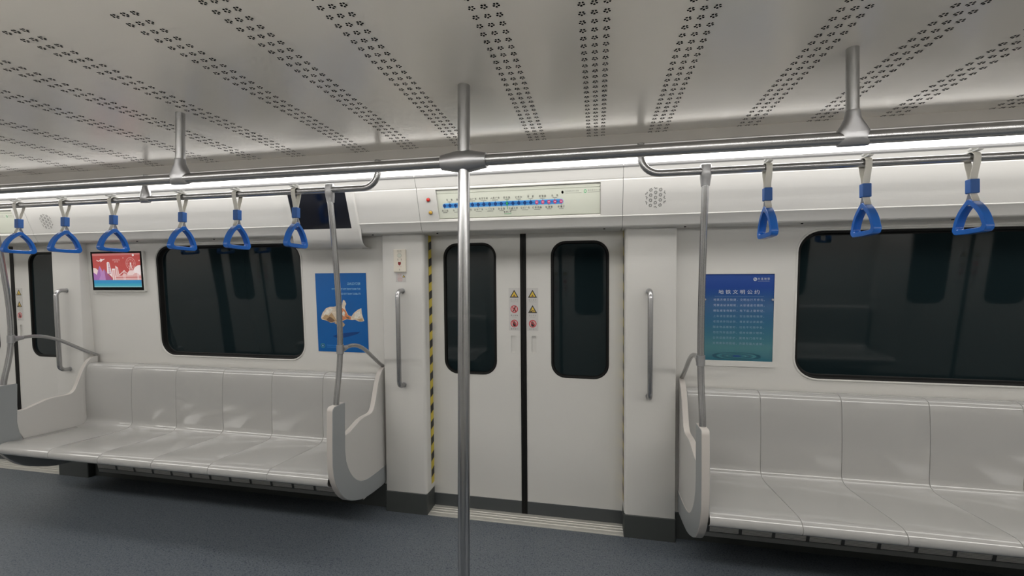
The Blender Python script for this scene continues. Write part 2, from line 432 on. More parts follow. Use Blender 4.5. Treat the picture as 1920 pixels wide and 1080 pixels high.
def ban(dc, x, z, r, what):
    dc.circ(x, z, r, 'stickpink', 1); dc.ring(x, z, r, r * .82, 'stickred', 3)
    if what == 'lean':
        dc.circ(x + .006, z + .014, .0042, 'ink', 2, n=10)
        dc.poly([(x - .002, z + .009), (x + .007, z + .010), (x + .006, z - .003), (x + .012, z - .018), (x + .007, z - .018), (x + .001, z - .006), (x - .008, z - .018), (x - .013, z - .016), (x - .003, z - .002)], 'ink', 2)
        dc.poly([(x - .003, z + .007), (x - .011, z + .002), (x - .010, z - .001), (x - .002, z + .004)], 'ink', 2)
    else:
        dc.poly([(x - .010, z - .004), (x - .009, z - .013), (x - .003, z - .018), (x + .007, z - .018), (x + .011, z - .010), (x + .014, z - .001), (x + .011, z + .001), (x + .008, z - .004), (x + .007, z + .003), (x - .009, z + .003)], 'ink', 2)
        for i, h in enumerate((.012, .016, .015, .010)):
            dc.rect(x - .0095 + i * .0043, x - .0095 + i * .0043 + .0034, z + .002, z + h, 'ink', 2)
    a = math.radians(135); ca, sa = math.cos(a), math.sin(a); t = .0022
    dc.poly([(x + r * .85 * ca + t * sa, z + r * .85 * sa - t * ca), (x + r * .85 * ca - t * sa, z + r * .85 * sa + t * ca), (x - r * .85 * ca - t * sa, z - r * .85 * sa + t * ca), (x - r * .85 * ca + t * sa, z - r * .85 * sa - t * ca)], 'stickred', 3)
def door(c, n, label):
    root = thing('door_%d' % n, (c, 1.28, 0), label, 'train door', kind='structure')
    for s in (-1, 1):
        X = lambda x: c + s * x
        lo, hi = sorted((X(.019), X(.665)))
        h0, h1 = sorted((X(.181), X(.532)))
        hole = rrect(h0, h1, .915, 1.771, .088)
        rec0, rec1 = sorted((X(.052), X(.083)))
        rec = rrect(rec0, rec1, 1.062, 1.172, .005, 3)
        mb = MB()
        mb.fill([(lo, .088), (hi, .088), (hi, 1.86), (lo, 1.86)], [hole, rec], on(pD), 'door')
        ring_faces(mb, hole, hole, on(pD), on(pD, .03), 'door'); ring_faces(mb, rec, rec, on(pD), on(pD, .008), 'door')
        mb.add([on(pD, .008)(*p) for p in rec], [list(range(len(rec)))], 'door')
        e = X(.019); mb.add([(e, pD(.088), .088), (e, pD(1.86), 1.86), (e, pD(1.86, .03), 1.86), (e, pD(.088, .03), .088)], [(0, 1, 2, 3)], 'door')
        leaf = mb.build('door_leaf', root, recalc=False)
        mb = MB()
        b = rrect(h0 + .010, h1 - .010, .925, 1.761, .078); cc = rrect(h0 + .014, h1 - .014, .929, 1.757, .074)
        a0 = rrect(h0 - .004, h1 + .004, .911, 1.775, .092)
        ring_faces(mb, a0, hole, on(pD, -.001), on(pD, -.003), 'black'); ring_faces(mb, hole, b, on(pD, -.003), on(pD, -.001), 'black'); ring_faces(mb, b, cc, on(pD, -.001), on(pD, .014), 'black')
        mb.build('window_gasket', leaf, recalc=False)
        mb = MB(); N = len(cc); mb.add([on(pD, .012)(*p) for p in cc] + [on(pD, .018)(*p) for p in cc], [list(range(N)), list(range(N, 2 * N))[::-1]] + [(k, (k + 1) % N, N + (k + 1) % N, N + k) for k in range(N)], 'glass')
        mb.build('window_pane', leaf, angle=20)
        mb = MB(); z = (0.004, .087)
        mb.add([(lo, pD(z[0], -.003), z[0]), (hi, pD(z[0], -.003), z[0]), (hi, pD(z[1], -.003), z[1]), (lo, pD(z[1], -.003), z[1]), (hi, pD(z[1], 0), z[1] + .002), (lo, pD(z[1], 0), z[1] + .002)], [(0, 1, 2, 3), (3, 2, 4, 5)], 'doorkick')
        mb.build('kick_plate', leaf, smooth=False)
        mb = MB()
        g0, g1 = sorted((X(.0005), X(.019)))
        for zz in ((.0, 1.86),):
            mb.add([(g0, pD(zz[0], -.004), zz[0]), (g1, pD(zz[0], -.004), zz[0]), (g1, pD(zz[1], -.004), zz[1]), (g0, pD(zz[1], -.004), zz[1]), (g1, pD(zz[0], .02), zz[0]), (g1, pD(zz[1], .02), zz[1]), (g0, pD(zz[0], .02), zz[0]), (g0, pD(zz[1], .02), zz[1])], [(0, 1, 2, 3), (1, 4, 5, 2), (0, 3, 7, 6)], 'black')
        mb.build('edge_seal', leaf, smooth=False)
        # warning sticker column
        dc = Decal(pD, -.0008); x0, x1 = sorted((X(.023), X(.096))); xm = (x0 + x1) / 2
        dc.slab(x0, x1, 1.206, 1.481, 'stick')
        tri(dc, xm, 1.436, .058, 0); dc.text('当心夹手', xm, 1.4035, .012, 'inkgrey', width=.050); dc.text('Watch your hand', xm, 1.392, .007, 'inkgrey', width=.048)
        if s < 0:
            ban(dc, xm, 1.345, .0245, 'lean'); dc.text('禁止倚靠', xm, 1.3035, .012, 'ink', width=.046); dc.text('No leaning', xm, 1.293, .006, 'inkgrey', width=.030)
        else:
            tri(dc, xm, 1.338, .058, 1); dc.text('当心夹手', xm, 1.3045, .012, 'inkgrey', width=.048); dc.text('Mind fingers', xm, 1.294, .006, 'inkgrey', width=.030)
        ban(dc, xm, 1.252, .0245, 'hand'); dc.text('请勿扶门', xm, 1.2165, .012, 'ink' if s < 0 else 'inkgrey', width=.046); 
        st = dc.mb.build('warning_sticker', leaf, smooth=False, recalc=False)
        st['label'] = 'clear sticker with yellow warning triangle above two red prohibition circles' if s < 0 else 'clear sticker with two yellow warning triangles above one red prohibition circle'
    mb = MB()   # header behind the cove, closes the top
    mb.add([(c - .63, pD(1.86), 1.86), (c + .63, pD(1.86), 1.86), (c + .63, 1.2, 1.87), (c - .63, 1.2, 1.87)], [(0, 1, 2, 3)], 'white')
    mb.build('header', root, smooth=False)
    return root
d1 = door(-D, 1, 'far pair of white sliding train doors past the longer visible bench')
d2 = door(0, 2, 'near pair of white sliding doors behind the steel pole, under the route map')
d3 = door(D, 3, 'pair of sliding doors beyond the notice bench, outside the frame')
for i, (d, l) in enumerate(((d1, 'sliding doors behind the camera facing the doors beyond the notice bench'), (d2, 'sliding doors right behind the camera'), (d3, 'sliding doors behind the camera facing the wall screen end'))):
    across(d, l).name = 'door_%d' % (4 + i)

# sills
def sill(c, n, label):
    mb = MB(); x0, x1 = c - .619, c + .619
    prof = [(1.170, 0), (1.170, .004), (1.176, .006), (1.205, .006), (1.207, .009), (1.212, .009), (1.214, .006), (1.236, .006), (1.238, .009), (1.243, .009), (1.245, .006), (1.262, .006), (1.264, .009), (1.270, .009), (1.272, .006), (1.30, .006)]
    mb.extrude_x(prof, x0, x1, 'sill')
    return tag(mb.build('trim_%d' % n, smooth=False, loc=(c, 1.2, 0)), label, 'door sill', kind='structure')
s1 = sill(-D, n, 'pale metal door sill at the far doors'); s2 = sill(0, n + 1, 'pale metal door sill at the near doors behind the pole'); n += 2
across(s2, 'metal door sill behind the camera').name = 'trim_%d' % n; n += 1

# hazard tape on the door jambs
def tape(c, s, label):
    mb = MB(); x = c + s * .6215; z = .17; step = .046; a0, b0 = .076, .124; zt = 1.825
    X = x - s * .0012
    # continuous yellow tape then slanted black bars on top
    def q(d, z): return (X, pP(z, d), z)
    mb.add([q(a0, z), q(b0, z), q(b0, zt), q(a0, zt)], [(0, 1, 2, 3)], 'yellow')
    mb.add([(x, pP(t, d), t) for d, t in ((a0, z), (b0, z), (b0, zt), (a0, zt))], [(0, 1, 2, 3)], 'yellow')
    k = 0
    while True:
        t1 = 1.777 - .108 * k; k += 1
        if t1 - .052 < z: break
        mb.add([(X - s * .0006, pP(t, d), t) for d, t in ((a0, t1), (b0, t1 + .016), (b0, t1 + .016 - .052), (a0, t1 - .052))], [(0, 1, 2, 3)], 'hazblack')
    return tag(mb.build('hazard_tape', smooth=False, loc=(x, 1.2, 1.0), recalc=False), label, 'tape', 'hazard tape on the door jambs')
tape(0, -1, 'yellow and black striped tape on the jamb beside the intercom pillar')
tape(0, 1, 'yellow and black striped tape seen nearly edge-on beside the plain pillar')
tape(-D, 1, 'striped tape on the jamb of the far doors')
o = tape(-D, -1, 'striped tape on the outermost jamb of the far doors')
across(bpy.data.objects['hazard_tape'], 'striped tape on a jamb behind the camera, pole side')
across(bpy.data.objects['hazard_tape.001'], 'striped tape on a jamb behind the camera, opposite the intercom')

# ------------------------------------------------------------------ cove (cover panels over doors and seats)
PROF = [(1.0, 2.149), (.946, 2.149), (.934, 2.147), (.926, 2.143), (.9245, 2.138), (.9535, 2.083), (.9575, 2.082), (.9575, 2.075), (.9545, 2.073)]
PROF2 = [(pB(1.890), 1.890), (pB(1.8875, -.0026), 1.8875), (pB(1.885, -.0034), 1.885), (pB(1.8815, -.0026), 1.8815), (pB(1.8775, .0004), 1.8775), (1.0405, 1.838), (1.044, 1.832), (1.050, 1.8275), (1.056, 1.8262), (1.31, 1.8265)]
def cove(x0, x1, c, name, label, cut=None, screws=()):
    mb = MB()
    def seg(a, b, prof, lip=False): 
        mb.extrude_x(prof, a, b, 'cove')
    full = PROF + PROF2
    if cut is None: mb.extrude_x(full, x0, x1, 'cove')
    else:
        a, b, z0, z1, dep = cut
        mb.extrude_x(full, x0, a, 'cove'); mb.extrude_x(full, b, x1, 'cove')
        q = PROF + [(pB(z1), z1), (pB(z1, dep), z1 - .004), (pB(z0 + .011, dep), z0 + .011), (pB(z0), z0)] + PROF2
        mb.extrude_x(q, a, b, 'cove')
        for X in (a, b):
            mb.add([(X, pB(z1), z1), (X, pB(z1, dep), z1 - .004), (X, pB(z0, dep), z0 + .002), (X, pB(z0), z0)], [(0, 1, 2, 3)], 'cove')
    mb.extrude_x([(.9205, 2.1495), (.9205, 2.1395), (.9242, 2.1335), (.928, 2.1335)], x0, x1, 'lip')  # grey overlay strip: shadow gap between light strip and cove, put in as colour
    # end returns so the joint reads dark and closed
    for X in (x0, x1):
        mb.add([(X, y, z) for y, z in full] + [(X, y + .02, z + .004) for y, z in full], [(k, k + 1, len(full) + k + 1, len(full) + k) for k in range(len(full) - 1)], 'lip')
    o = mb.build(name, angle=28, loc=((x0 + x1) / 2, 1.0, 1.83), recalc=False)
    tag(o, label, 'cove panel', kind='structure')
    for sx in screws:
        k = MB(); k.tube([(sx, 1.085, 1.8270), (sx, 1.085, 1.822)], .006, 'blackm', seg=10); k.build('screw', o)
    return o
MAPCUT = (-.4835, .4835, 1.893, 2.067, .016)
cv = []
for c, lb in ((-D, 'white cove panel over the far doors'), (0, 'white cove panel over the near doors, holding the route map'), (D, 'white cove panel over the doors beyond the notice bench')):
    cut = (c + MAPCUT[0], c + MAPCUT[1]) + MAPCUT[2:]
    cv.append(cove(c - .6035, c + .6035, c, 'trim_%d' % n, lb, cut, [c - .52, c + .505] if c < 1 else [])); n += 1
cv.append(cove(-D + .6055, -.6055, -2.17, 'trim_%d' % n, 'white cove panel over the longer visible bench, carrying the dark display', None, [-.962, -1.6, -2.181, -2.851, -3.439])); n += 1
cv.append(cove(.6055, D - .6055, 2.17, 'trim_%d' % n, 'white cove panel over the notice bench with one speaker grille', None, [.948, 1.537, 2.218])); n += 1
for i, o in enumerate(cv):
    across(o, 'cove panel number %d counted along the wall behind the camera' % (i + 1)).name = 'trim_%d' % n; n += 1
mb = MB(); mb.box(XL, XR, 1.075, 1.34, 1.845, 1.850, 'dark'); mb.box(XL, XR, 1.16, 1.18, 1.85, 2.22, 'dark')
for a, b in ((-XR, -D - .6055), (D + .6055, XR)): mb.extrude_x(PROF + PROF2, a, b, 'cove')
o = tag(mb.build('trim_%d' % n, smooth=False, loc=(0, 1.2, 1.9)), 'dark duct backing hidden behind the cove panels', 'backing', kind='structure'); n += 1
across(o, 'dark duct backing behind the cove panels at the camera side').name = 'trim_%d' % n; n += 1

# speaker grilles on the cove
def speaker(x, z, label):
    dc = Decal(pB, -.0006); R = .058
    for i in range(-3, 4):
        for j in range(-3, 4):
            px = i * .0255; pz = j * .0262 + (i % 2) * .0131
            rr = math.hypot(px, pz)
            if rr > R: continue
            small = rr > .048
            for p in range(6):
                a = 2 * PI * p / 6 + .3
                if small and math.cos(a - math.atan2(pz, px)) > -.2: continue
                dc.circ(x + px + .0066 * math.cos(a), z + pz + .0066 * math.sin(a), .0031, 'inkgrey', 0, n=8)
    return tag(dc.mb.build('speaker_grille', smooth=False, loc=(x, pB(z), z), recalc=False), label, 'speaker', 'speaker grilles in the cove panels')
speaker(.777, 1.975, 'round perforated speaker grille on the cove beside the route map')
speaker(-D + .780, 1.975, 'round perforated speaker grille on the cove near the far doors, above the strap handles')

# ------------------------------------------------------------------ route maps
STN = ['海之韵', '东海', '东港', '会议中心', '港湾广场', '中山广场', '友好广场', '青泥洼桥', '一二九街', '人民广场', '联合路', '西安路', '交通大学', '辽师大', '马栏广场', '湾家', '红旗西路', '虹锦路', '虹港路', '机场', '辛寨子']
def route_map(c, label):
    root = thing('route_map', (c, .985, 1.98), label, 'route map', 'route maps over the doors')
    dep = .013; pl = lambda z, d=0: pB(z, d + dep)
    dc = Decal(pl, -.001); dc.slab(c - .480, c + .480, 1.905, 2.061, 'mapbg', .003)
    dc.mb.build('display_panel', root, smooth=False, recalc=False)
    k = MB(); x0, x1 = c - .480, c + .480
    for za, zb in ((2.046, 2.061), (1.905, 1.909)):
        k.add([(x0, pl(za, -.001), za), (x1, pl(za, -.001), za), (x1, pl(za, -.004), za + .001), (x0, pl(za, -.004), za + .001), (x1, pl(zb, -.004), zb), (x0, pl(zb, -.004), zb)], [(0, 1, 2, 3), (3, 2, 4, 5)], 'mapbg')
    k.build('panel_edge', root, smooth=False, recalc=False)
    dc = Decal(pl, -.0016); za, zb = 1.9785, 1.9755; xa, xb = c - .441, c + .262
    Z = lambda x: 1.977
    dc.poly(rrect(xa - .012, xb + .014, 1.9625, 1.9915, .0145, 5), 'mapblue2', 0); dc.poly(rrect(xa - .009, xb + .011, 1.9655, 1.9885, .0115, 5), 'mapblue', 1)
    for i, s in enumerate(STN):
        x = xa + (xb - xa) * i / 20
        dc.circ(x, 1.977, .0085, 'mapdot', 2, rz=.0105, n=14)
        if i < 20:
            for q in (1, 2, 3):
                xx = x + (xb - xa) / 20 * q / 4; dc.rect(xx - .002, xx + .002, 1.9735, 1.9805, 'mapdot', 2)
        up = i % 2 == 1
        if i >= 16:
            dc.circ(x, 1.977, .0095, 'mappink', 3, rz=.011, n=14); dc.poly([(x - .004, 1.979), (x + .004, 1.979), (x + .006, 1.976), (x - .006, 1.976)], 'mapwhite', 4)
        m = 'mapgreen' if i == 11 else 'mapdot'
        if i == 11: dc.rect(x - .0015, x + .0015, 1.945, 2.0, m, 3); dc.circ(x, 1.977, .006, 'mapgreen', 3, rz=.009, n=10)
        elif up: dc.rect(x - .001, x + .001, 1.985, 1.995, m, 3)
        else: dc.rect(x - .001, x + .001, 1.959, 1.969, m, 3)
        wid = .0135 * len(s)
        if len(s) == 2: s2 = s[0] + '  ' + s[1]; wid = .038
        else: s2 = s
        if up: dc.text(s2, x, 2.0085, .0145, 'ink', 3, width=wid); dc.rect(x - wid * .33, x + wid * .33, 1.9975, 1.9995, 'inkgrey', 3)
        else: dc.text(s2, x, 1.9485, .0145, 'ink', 3, width=wid); dc.rect(x - wid * .33, x + wid * .33, 1.9375, 1.9398, 'inkgrey', 3)
    x = xa + (xb - xa) * 11 / 20; dc.text('换乘2号', x, 1.930, .013, 'ink', 3, width=.045); dc.rect(x - .022, x + .022, 1.919, 1.9215, 'mapgreen', 3)
    dc.circ(c + .271, 2.025, .0065, 'blackm', 2, rz=.008); dc.text('灯灭表示已过站', c + .325, 2.029, .0095, 'inkgrey', 2, width=.075); dc.rect(c + .288, c + .378, 2.019, 2.0202, 'inkgrey', 2)
    dc.ring(c + .3985, 2.026, .0075, .0048, 'mapgreen', 2, 1.2); dc.text('绿灯表示下一站', c + .448, 2.029, .0095, 'inkgrey', 2, width=.070); dc.rect(c + .412, c + .478, 2.019, 2.0202, 'inkgrey', 2)
    dc.mb.build('printed_line', root, smooth=False, recalc=False)
    return root
m1 = route_map(0, 'ivory route map strip with a blue line of stations above the near doors')
m2 = route_map(-D, 'route map strip above the far doors, mostly past the frame edge')
across(m1, 'route map strip on the cove behind the camera')
def lamp(x, z, m, name, label):
    y = pB(z); nv = Vector((0, -1, -.352)).normalized(); p = Vector((x, y, z))
    root = thing(name, p, label, 'indicator lamp')
    mb = MB(); mb.tube([p + nv * t for t in (-.001, .003, .0031)], .013, 'cast', seg=24); mb.build('collar', root)
    mb = MB(); rr = [.011, .0108, .0095, .007, .003]; mb.tube([p + nv * t for t in (.003, .006, .009, .011, .012)], .01, m, seg=20, rr=rr); mb.build('lens', root, angle=60)
lamp(-.535, 2.013, 'red', 'indicator_lamp', 'small red round lamp on the cove, above the amber one')
lamp(-.530, 1.940, 'amber', 'indicator_lamp', 'small amber round lamp on the cove, below the red one')

# ------------------------------------------------------------------ overhead display in the cove
def cove_display():
    root = thing('display_screen', (-1.27, 1.0, 1.95), 'switched-off navy display in a white housing on the cove beside the near doors', 'display screen')
    mb = MB()
    P = [(.93, 2.105), (.945, 2.100), (pB(2.08, -.012), 2.080)]
    Q = [(pB(1.862, -.012), 1.862), (pB(1.80, -.014), 1.80), (pB(1.77, -.010), 1.772), (1.072, 1.755), (1.10, 1.748), (1.16, 1.745)]
    full = P + Q; x0, x1 = -1.500, -1.035; s0, s1 = -1.480, -1.071
    back = [(y + .08, z) for y, z in full]
    def end(x, w): # rounded side fairing
        mb.loft([[(x + w, pB(min(z, 2.3), .004) if z > 1.80 else y + .006, z) for y, z in full], [(x + w * .6, y + .0, z) for y, z in full], [(x, y, z) for y, z in full]], 'cove', closed=False)
    mb.extrude_x(full, x0, s0, 'cove'); mb.extrude_x(full, s1, x1, 'cove'); mb.extrude_x(Q, s0, s1, 'cove')
    mb.extrude_x(P, s0, s1, 'cove')
    end(x0, -.012); end(x1, .020)
    for X in (s0, s1): mb.add([(X, pB(2.08, -.012), 2.08), (X, pB(1.862, -.012), 1.862), (X, pB(1.862, -.004), 1.862), (X, pB(2.08, -.004), 2.08)], [(0, 1, 2, 3)], 'cove')
    mb.build('housing', root, angle=30, recalc=False)
    mb = MB(); f0 = on(pB, -.008); a = [(s0, 1.862), (s1, 1.862), (s1, 2.08), (s0, 2.08)]; f1 = on(pB, -.004)
    mb.add([f0(*p) for p in a] + [f1(*p) for p in a], [(0, 1, 2, 3), (4, 5, 6, 7)], 'navyscr'); mb.build('screen', root, smooth=False)
cove_display()

# ------------------------------------------------------------------ rails, poles, stanchions
def overhead_rail():
    root = thing('overhead_rail', (0, 0, 1.931), 'thick brushed steel handrail running the length of the aisle ceiling', 'handrail')
    mb = MB(); mb.tube([(XL + .01, 0, 1.931), (XR - .01, 0, 1.931)], .0195, 'steelx', seg=32); mb.build('rail', root)
    for x in (-1.218, 1.218, -D + 1.218, -D - 1.218, D - 1.218):
        mb = MB(); mb.tube([(x, 0, 1.99), (x, 0, 2.2)], .0168, 'steel', seg=28); p = mb.build('ceiling_post', root)
        mb = MB(); loops = []
        for t, (z, hx, hy) in enumerate(((2.012, .0185, .0185), (2.006, .0195, .0195), (1.990, .022, .020), (1.972, .029, .0205), (1.955, .040, .021), (1.948, .043, .0215), (1.931, .043, .0225), (1.917, .043, .019), (1.908, .043, .009))):
            pw = 2.0 if z > 1.985 else 3.2; L = []
            for k in range(32):
                a = 2 * PI * k / 32; c, s = math.cos(a), math.sin(a)
                L.append((x + hx * math.copysign(abs(c) ** (2 / pw), c), hy * math.copysign(abs(s) ** (2 / pw), s), z))
            loops.append(L)
        mb.loft(loops, 'cast', cap0=True, cap1=True); mb.build('flange', root, angle=40)
    return root
rail = overhead_rail()
root = thing('grab_pole', (0, 0, 0), 'thick brushed steel pole from floor to ceiling in front of the near doors', 'pole')
mb = MB(); mb.tube([(0, 0, 0), (0, 0, 1.91)], .0213, 'steel', seg=36); mb.tube([(0, 0, 1.95), (0, 0, 2.2)], .0222, 'steel', seg=36); mb.build('pole_tube', root)
mb = MB(); loops = []
for x, rz, ry in ((-.084, .0215, .0215), (-.083, .026, .026), (-.060, .0305, .0300), (-.030, .0365, .035), (-.018, .0385, .0365), (0, .0390, .0370), (.018, .0385, .0365), (.030, .0365, .035), (.060, .0305, .0300), (.083, .026, .026), (.084, .0215, .0215)):
    loops.append([(x, ry * math.cos(2 * PI * k / 32), 1.931 + rz * math.sin(2 * PI * k / 32)) for k in range(32)])
mb.loft(loops, 'cast', cap0=True, cap1=True); mb.build('cross_joint', root, angle=40)

SY, SZ = .603, 2.008
def strap_rail(x0, x1, label, group='strap rails'):
    root = thing('strap_rail', ((x0 + x1) / 2, SY, SZ), label, 'handrail', group)
    r = .085; path = [(x0, SY, 2.1495), (x0, SY, SZ + r)]
    for k in range(1, 9): a = PI / 2 * k / 8; path.append((x0 + r - r * math.cos(a), SY, SZ + r - r * math.sin(a)))
    for k in range(0, 8): a = PI / 2 * k / 8; path.append((x1 - r + r * math.sin(a), SY, SZ + r - r * math.cos(a)))
    path += [(x1, SY, SZ + r), (x1, SY, 2.1495)]
    mb = MB(); mb.tube(path, .0165, 'steelx', seg=24); mb.build('rail', root, angle=60)
    xm = (x0 + x1) / 2 + .01
    mb = MB(); mb.tube([(xm, SY, 2.06), (xm, SY, 2.1495)], .013, 'steel', seg=20); mb.build('ceiling_post', root)
    mb = MB(); loops = []
    for z, hx, hy in ((2.085, .016, .016), (2.075, .019, .018), (2.055, .026, .020), (2.035, .034, .021), (2.018, .036, .0215), (1.995, .036, .019), (1.986, .036, .008)):
        loops.append([(xm + hx * math.cos(2 * PI * k / 28), SY + hy * math.sin(2 * PI * k / 28), z) for k in range(28)])
    mb.loft(loops, 'cast', cap0=True, cap1=True); mb.build('flange', root, angle=45)
    return root
sr1 = strap_rail(-D + .663, -.663, 'thinner steel rail with six strap handles, above the longer visible bench')
sr2 = strap_rail(.663, D - .663, 'thinner steel rail with strap handles above the notice bench')

def stanchion(x, s, label):
    """s: +1 when the doorway lies towards smaller x"""
    root = thing('stanchion_rail', (x, .60, .84), label, 'stanchion', 'stanchions at the bench ends')
    pts = [(.604, 1.985), (.609, 1.94), (.626, 1.84), (.648, 1.70), (.664, 1.58), (.680, 1.45), (.691, 1.34), (.698, 1.22), (.699, 1.12), (.693, 1.04), (.682, .965), (.670, .90), (.664, .86), (.661, .80)]
    mb = MB(); mb.tube([(x, y, z) for y, z in pts], .0155, 'steel', seg=24); mb.build('post', root, angle=60)
    mb = MB(); loops = []
    for t, h, w in ((0.032, .010, .020), (.026, .020, .024), (.0, .0215, .0245), (-.018, .020, .024), (-.030, .0185, .0235), (-.066, .0175, .0185)):
        z = SZ + t if t > -.02 else SZ + t; y = SY + (.0 if t > -.02 else -t * .12)
        loops.append([(x + w * math.copysign(abs(math.cos(2 * PI * k / 28)) ** .8, math.cos(2 * PI * k / 28)), y + h * math.copysign(abs(math.sin(2 * PI * k / 28)) ** .8, math.sin(2 * PI * k / 28)), z) for k in range(28)])
    mb.loft(loops, 'cast', cap0=True, cap1=True); mb.build('rail_clamp', root, angle=45)
    mb = MB(); mb.tube([(x, .6985, 1.112), (x, .6988, 1.114), (x, .699, 1.162), (x, .6985, 1.164)], .0195, 'cast', seg=24, rr=[.0165, .0195, .0195, .0165])
    mb.tube([(x, .71, 1.138), (x, .735, 1.139), (x, .760, 1.141)], .017, 'cast', seg=20, rr=[.021, .017, .0125]); mb.build('arm_clamp', root, angle=45)
    P = [(.735, 1.139), (.77, 1.143), (.81, 1.145), (.85, 1.141), (.89, 1.131), (.93, 1.115), (.97, 1.095), (1.01, 1.071), (1.05, 1.045), (1.10, 1.013), (1.15, .982), (1.20, .954)]
    xx = [x] * 4 + [x + (-s) * .001 * k for k in range(8)]
    mb = MB(); mb.tube([(a, y, z) for a, (y, z) in zip(xx, P)], .0115, 'steel', seg=20); mb.build('arm_rail', root, angle=60)
    return root
st1 = stanchion(-.945, 1, 'bent steel post in front of the recycling poster, rising from the bench end screen')
st2 = stanchion(.945, -1, 'bent steel post in front of the text notice, rising from the bench end screen')
st3 = stanchion(-D + .945, -1, 'bent steel post at the far bench end by the far doors')

# seat end screens
BAND = [(.617, .838), (.715, .838), (.722, .832), (.722, .665), (.722, .573), (.733, .503), (.752, .455), (.777, .416), (.806, .380), (.841, .350), (.875, .328), (.905, .316), (.951, .304), (1.0, .299), (1.056, .296), (1.196, .294), (1.196, .179), (1.138, .177), (1.029, .184), (.938, .195), (.885, .209), (.83, .230), (.788, .249), (.745, .274), (.712, .302), (.680, .337), (.654, .375), (.630, .420), (.615, .465), (.606, .52), (.603, .60), (.603, .815), (.606, .829)]
PANEL = [(.712, .655), (.735, .649), (.770, .652), (.800, .662), (.835, .673), (.878, .687), (.92, .693), (.96, .693), (1.0, .692), (1.022, .696), (1.036, .705), (1.048, .722), (1.064, .763), (1.083, .820), (1.100, .866), (1.120, .905), (1.140, .929), (1.162, .945), (1.185, .952), (1.198, .951), (1.198, .25), (.70, .25), (.70, .655)]
def end_screen(x, s, label):
    """x outer (doorway) face, s direction towards the seat"""
    root = thing('bench_end_screen', (x, .9, .18), label, 'bench end screen', 'end screens of the benches')
    def slab(P, a, b, face, rim, name, bev):
        mb = MB(); N = len(P)
        mb.add([(a, y, z) for y, z in P], [list(range(N))], face); mb.add([(b, y, z) for y, z in P], [list(range(N))[::-1]], face)
        mb.add([(a, y, z) for y, z in P] + [(b, y, z) for y, z in P], [(k, (k + 1) % N, N + (k + 1) % N, N + k) for k in range(N)], rim)
        o = mb.build(name, root, smooth=False); me = o.data
        bm = bmesh.new(); bm.from_mesh(me); bmesh.ops.remove_doubles(bm, verts=bm.verts, dist=1e-5); bmesh.ops.recalc_face_normals(bm, faces=bm.faces); bm.to_mesh(me); bm.free()
        me.shade_smooth(); me.set_sharp_from_angle(angle=math.radians(40))
        b_ = o.modifiers.new('bevel', 'BEVEL'); b_.width = bev; b_.segments = 3; b_.limit_method = 'ANGLE'; b_.angle_limit = math.radians(60)
        return o
    slab(BAND, x, x + s * .037, 'scrface', 'scrrim', 'outer_band', .004)
    P = [p for p in PANEL]
    # keep the panel inside the band outline at the bottom
    P = PANEL[:20] + [(1.196, .29), (1.056, .292), (.951, .300), (.905, .312), (.841, .345), (.777, .410), (.733, .500), (.715, .573)]
    slab(P, x + s * .004, x + s * .036, 'scrpanel', 'scrrim', 'inner_panel', .003)
    return root
es1 = end_screen(-.927, -1, 'grey hooked end screen of the bench below the recycling poster')
es2 = end_screen(.927, 1, 'grey hooked end screen of the bench below the text notice')
es3 = end_screen(-D + .927, 1, 'far hooked end screen of the bench, by the far doors')
across(es1, 'end screen behind the camera facing the notice bench end'); 

# benches
SEATP = [(1.205, .900), (1.185, .9055), (1.155, .9055), (1.138, .900), (1.126, .889), (1.119, .872), (1.115, .84), (1.113, .80), (1.112, .70), (1.113, .62), (1.116, .55), (1.120, .50), (1.119, .478), (1.110, .460), (1.094, .449), (1.070, .444), (1.03, .4435), (.95, .447), (.88, .450), (.78, .456), (.70, .460), (.66, .4605), (.640, .457), (.625, .448), (.616, .435), (.613, .420), (.616, .407), (.625, .397), (.640, .390), (.66, .385), (.72, .375), (1.0, .365)]
def offset(P, d):
    out = []
    for i, (y, z) in enumerate(P):
        a = P[max(i - 1, 0)]; b = P[min(i + 1, len(P) - 1)]; ty, tz = b[0] - a[0], b[1] - a[1]; l = math.hypot(ty, tz); out.append((y - d * tz / l * -1 * -1, z + d * ty / l * 1)) 
    return out
def bench(xs, label):
    root = thing('train_bench', ((xs[0] + xs[-1]) / 2, .9, .36), label, 'bench', 'benches along the wall')
    g = .0008
    for a, b in zip(xs[:-1], xs[1:]):
        mb = MB(); x0, x1 = a + g, b - g; e = .003
        ins = offset(SEATP, .003)
        mb.loft([[(x0, y, z) for y, z in ins], [(x0 + .0008, y * .8 + y2 * .2, z * .8 + z2 * .2) for (y, z), (y2, z2) in zip(SEATP, ins)], [(x0 + e, y, z) for y, z in SEATP], [(x1 - e, y, z) for y, z in SEATP], [(x1 - .0008, y * .8 + y2 * .2, z * .8 + z2 * .2) for (y, z), (y2, z2) in zip(SEATP, ins)], [(x1, y, z) for y, z in ins]], 'seat', closed=False)
        mb.build('seat_shell', root, angle=50, recalc=False)
    mb = MB(); ins = offset(SEATP, .0045); mb.extrude_x(ins, xs[0] + .004, xs[-1] - .004, 'seatgap')
    mb.add([(xs[0] + .02, .72, .362), (xs[-1] - .02, .72, .362), (xs[-1] - .02, 1.19, .352), (xs[0] + .02, 1.19, .352)], [(0, 1, 2, 3)], 'seatgap')
    mb.build('support_frame', root, angle=50, recalc=False)
    return root
SX = [.965, 1.345, 1.740, 2.140, 2.540, 2.940, D - .965]
b1 = bench([-x for x in SX][::-1], 'glossy white moulded bench of six seats between the wall screen and recycling poster')
b2 = bench(SX, 'glossy white moulded bench below the text notice and nearer window')
across(b1, 'white bench behind the camera facing the notice bench'); across(b2, 'white bench behind the camera facing the longer visible bench')

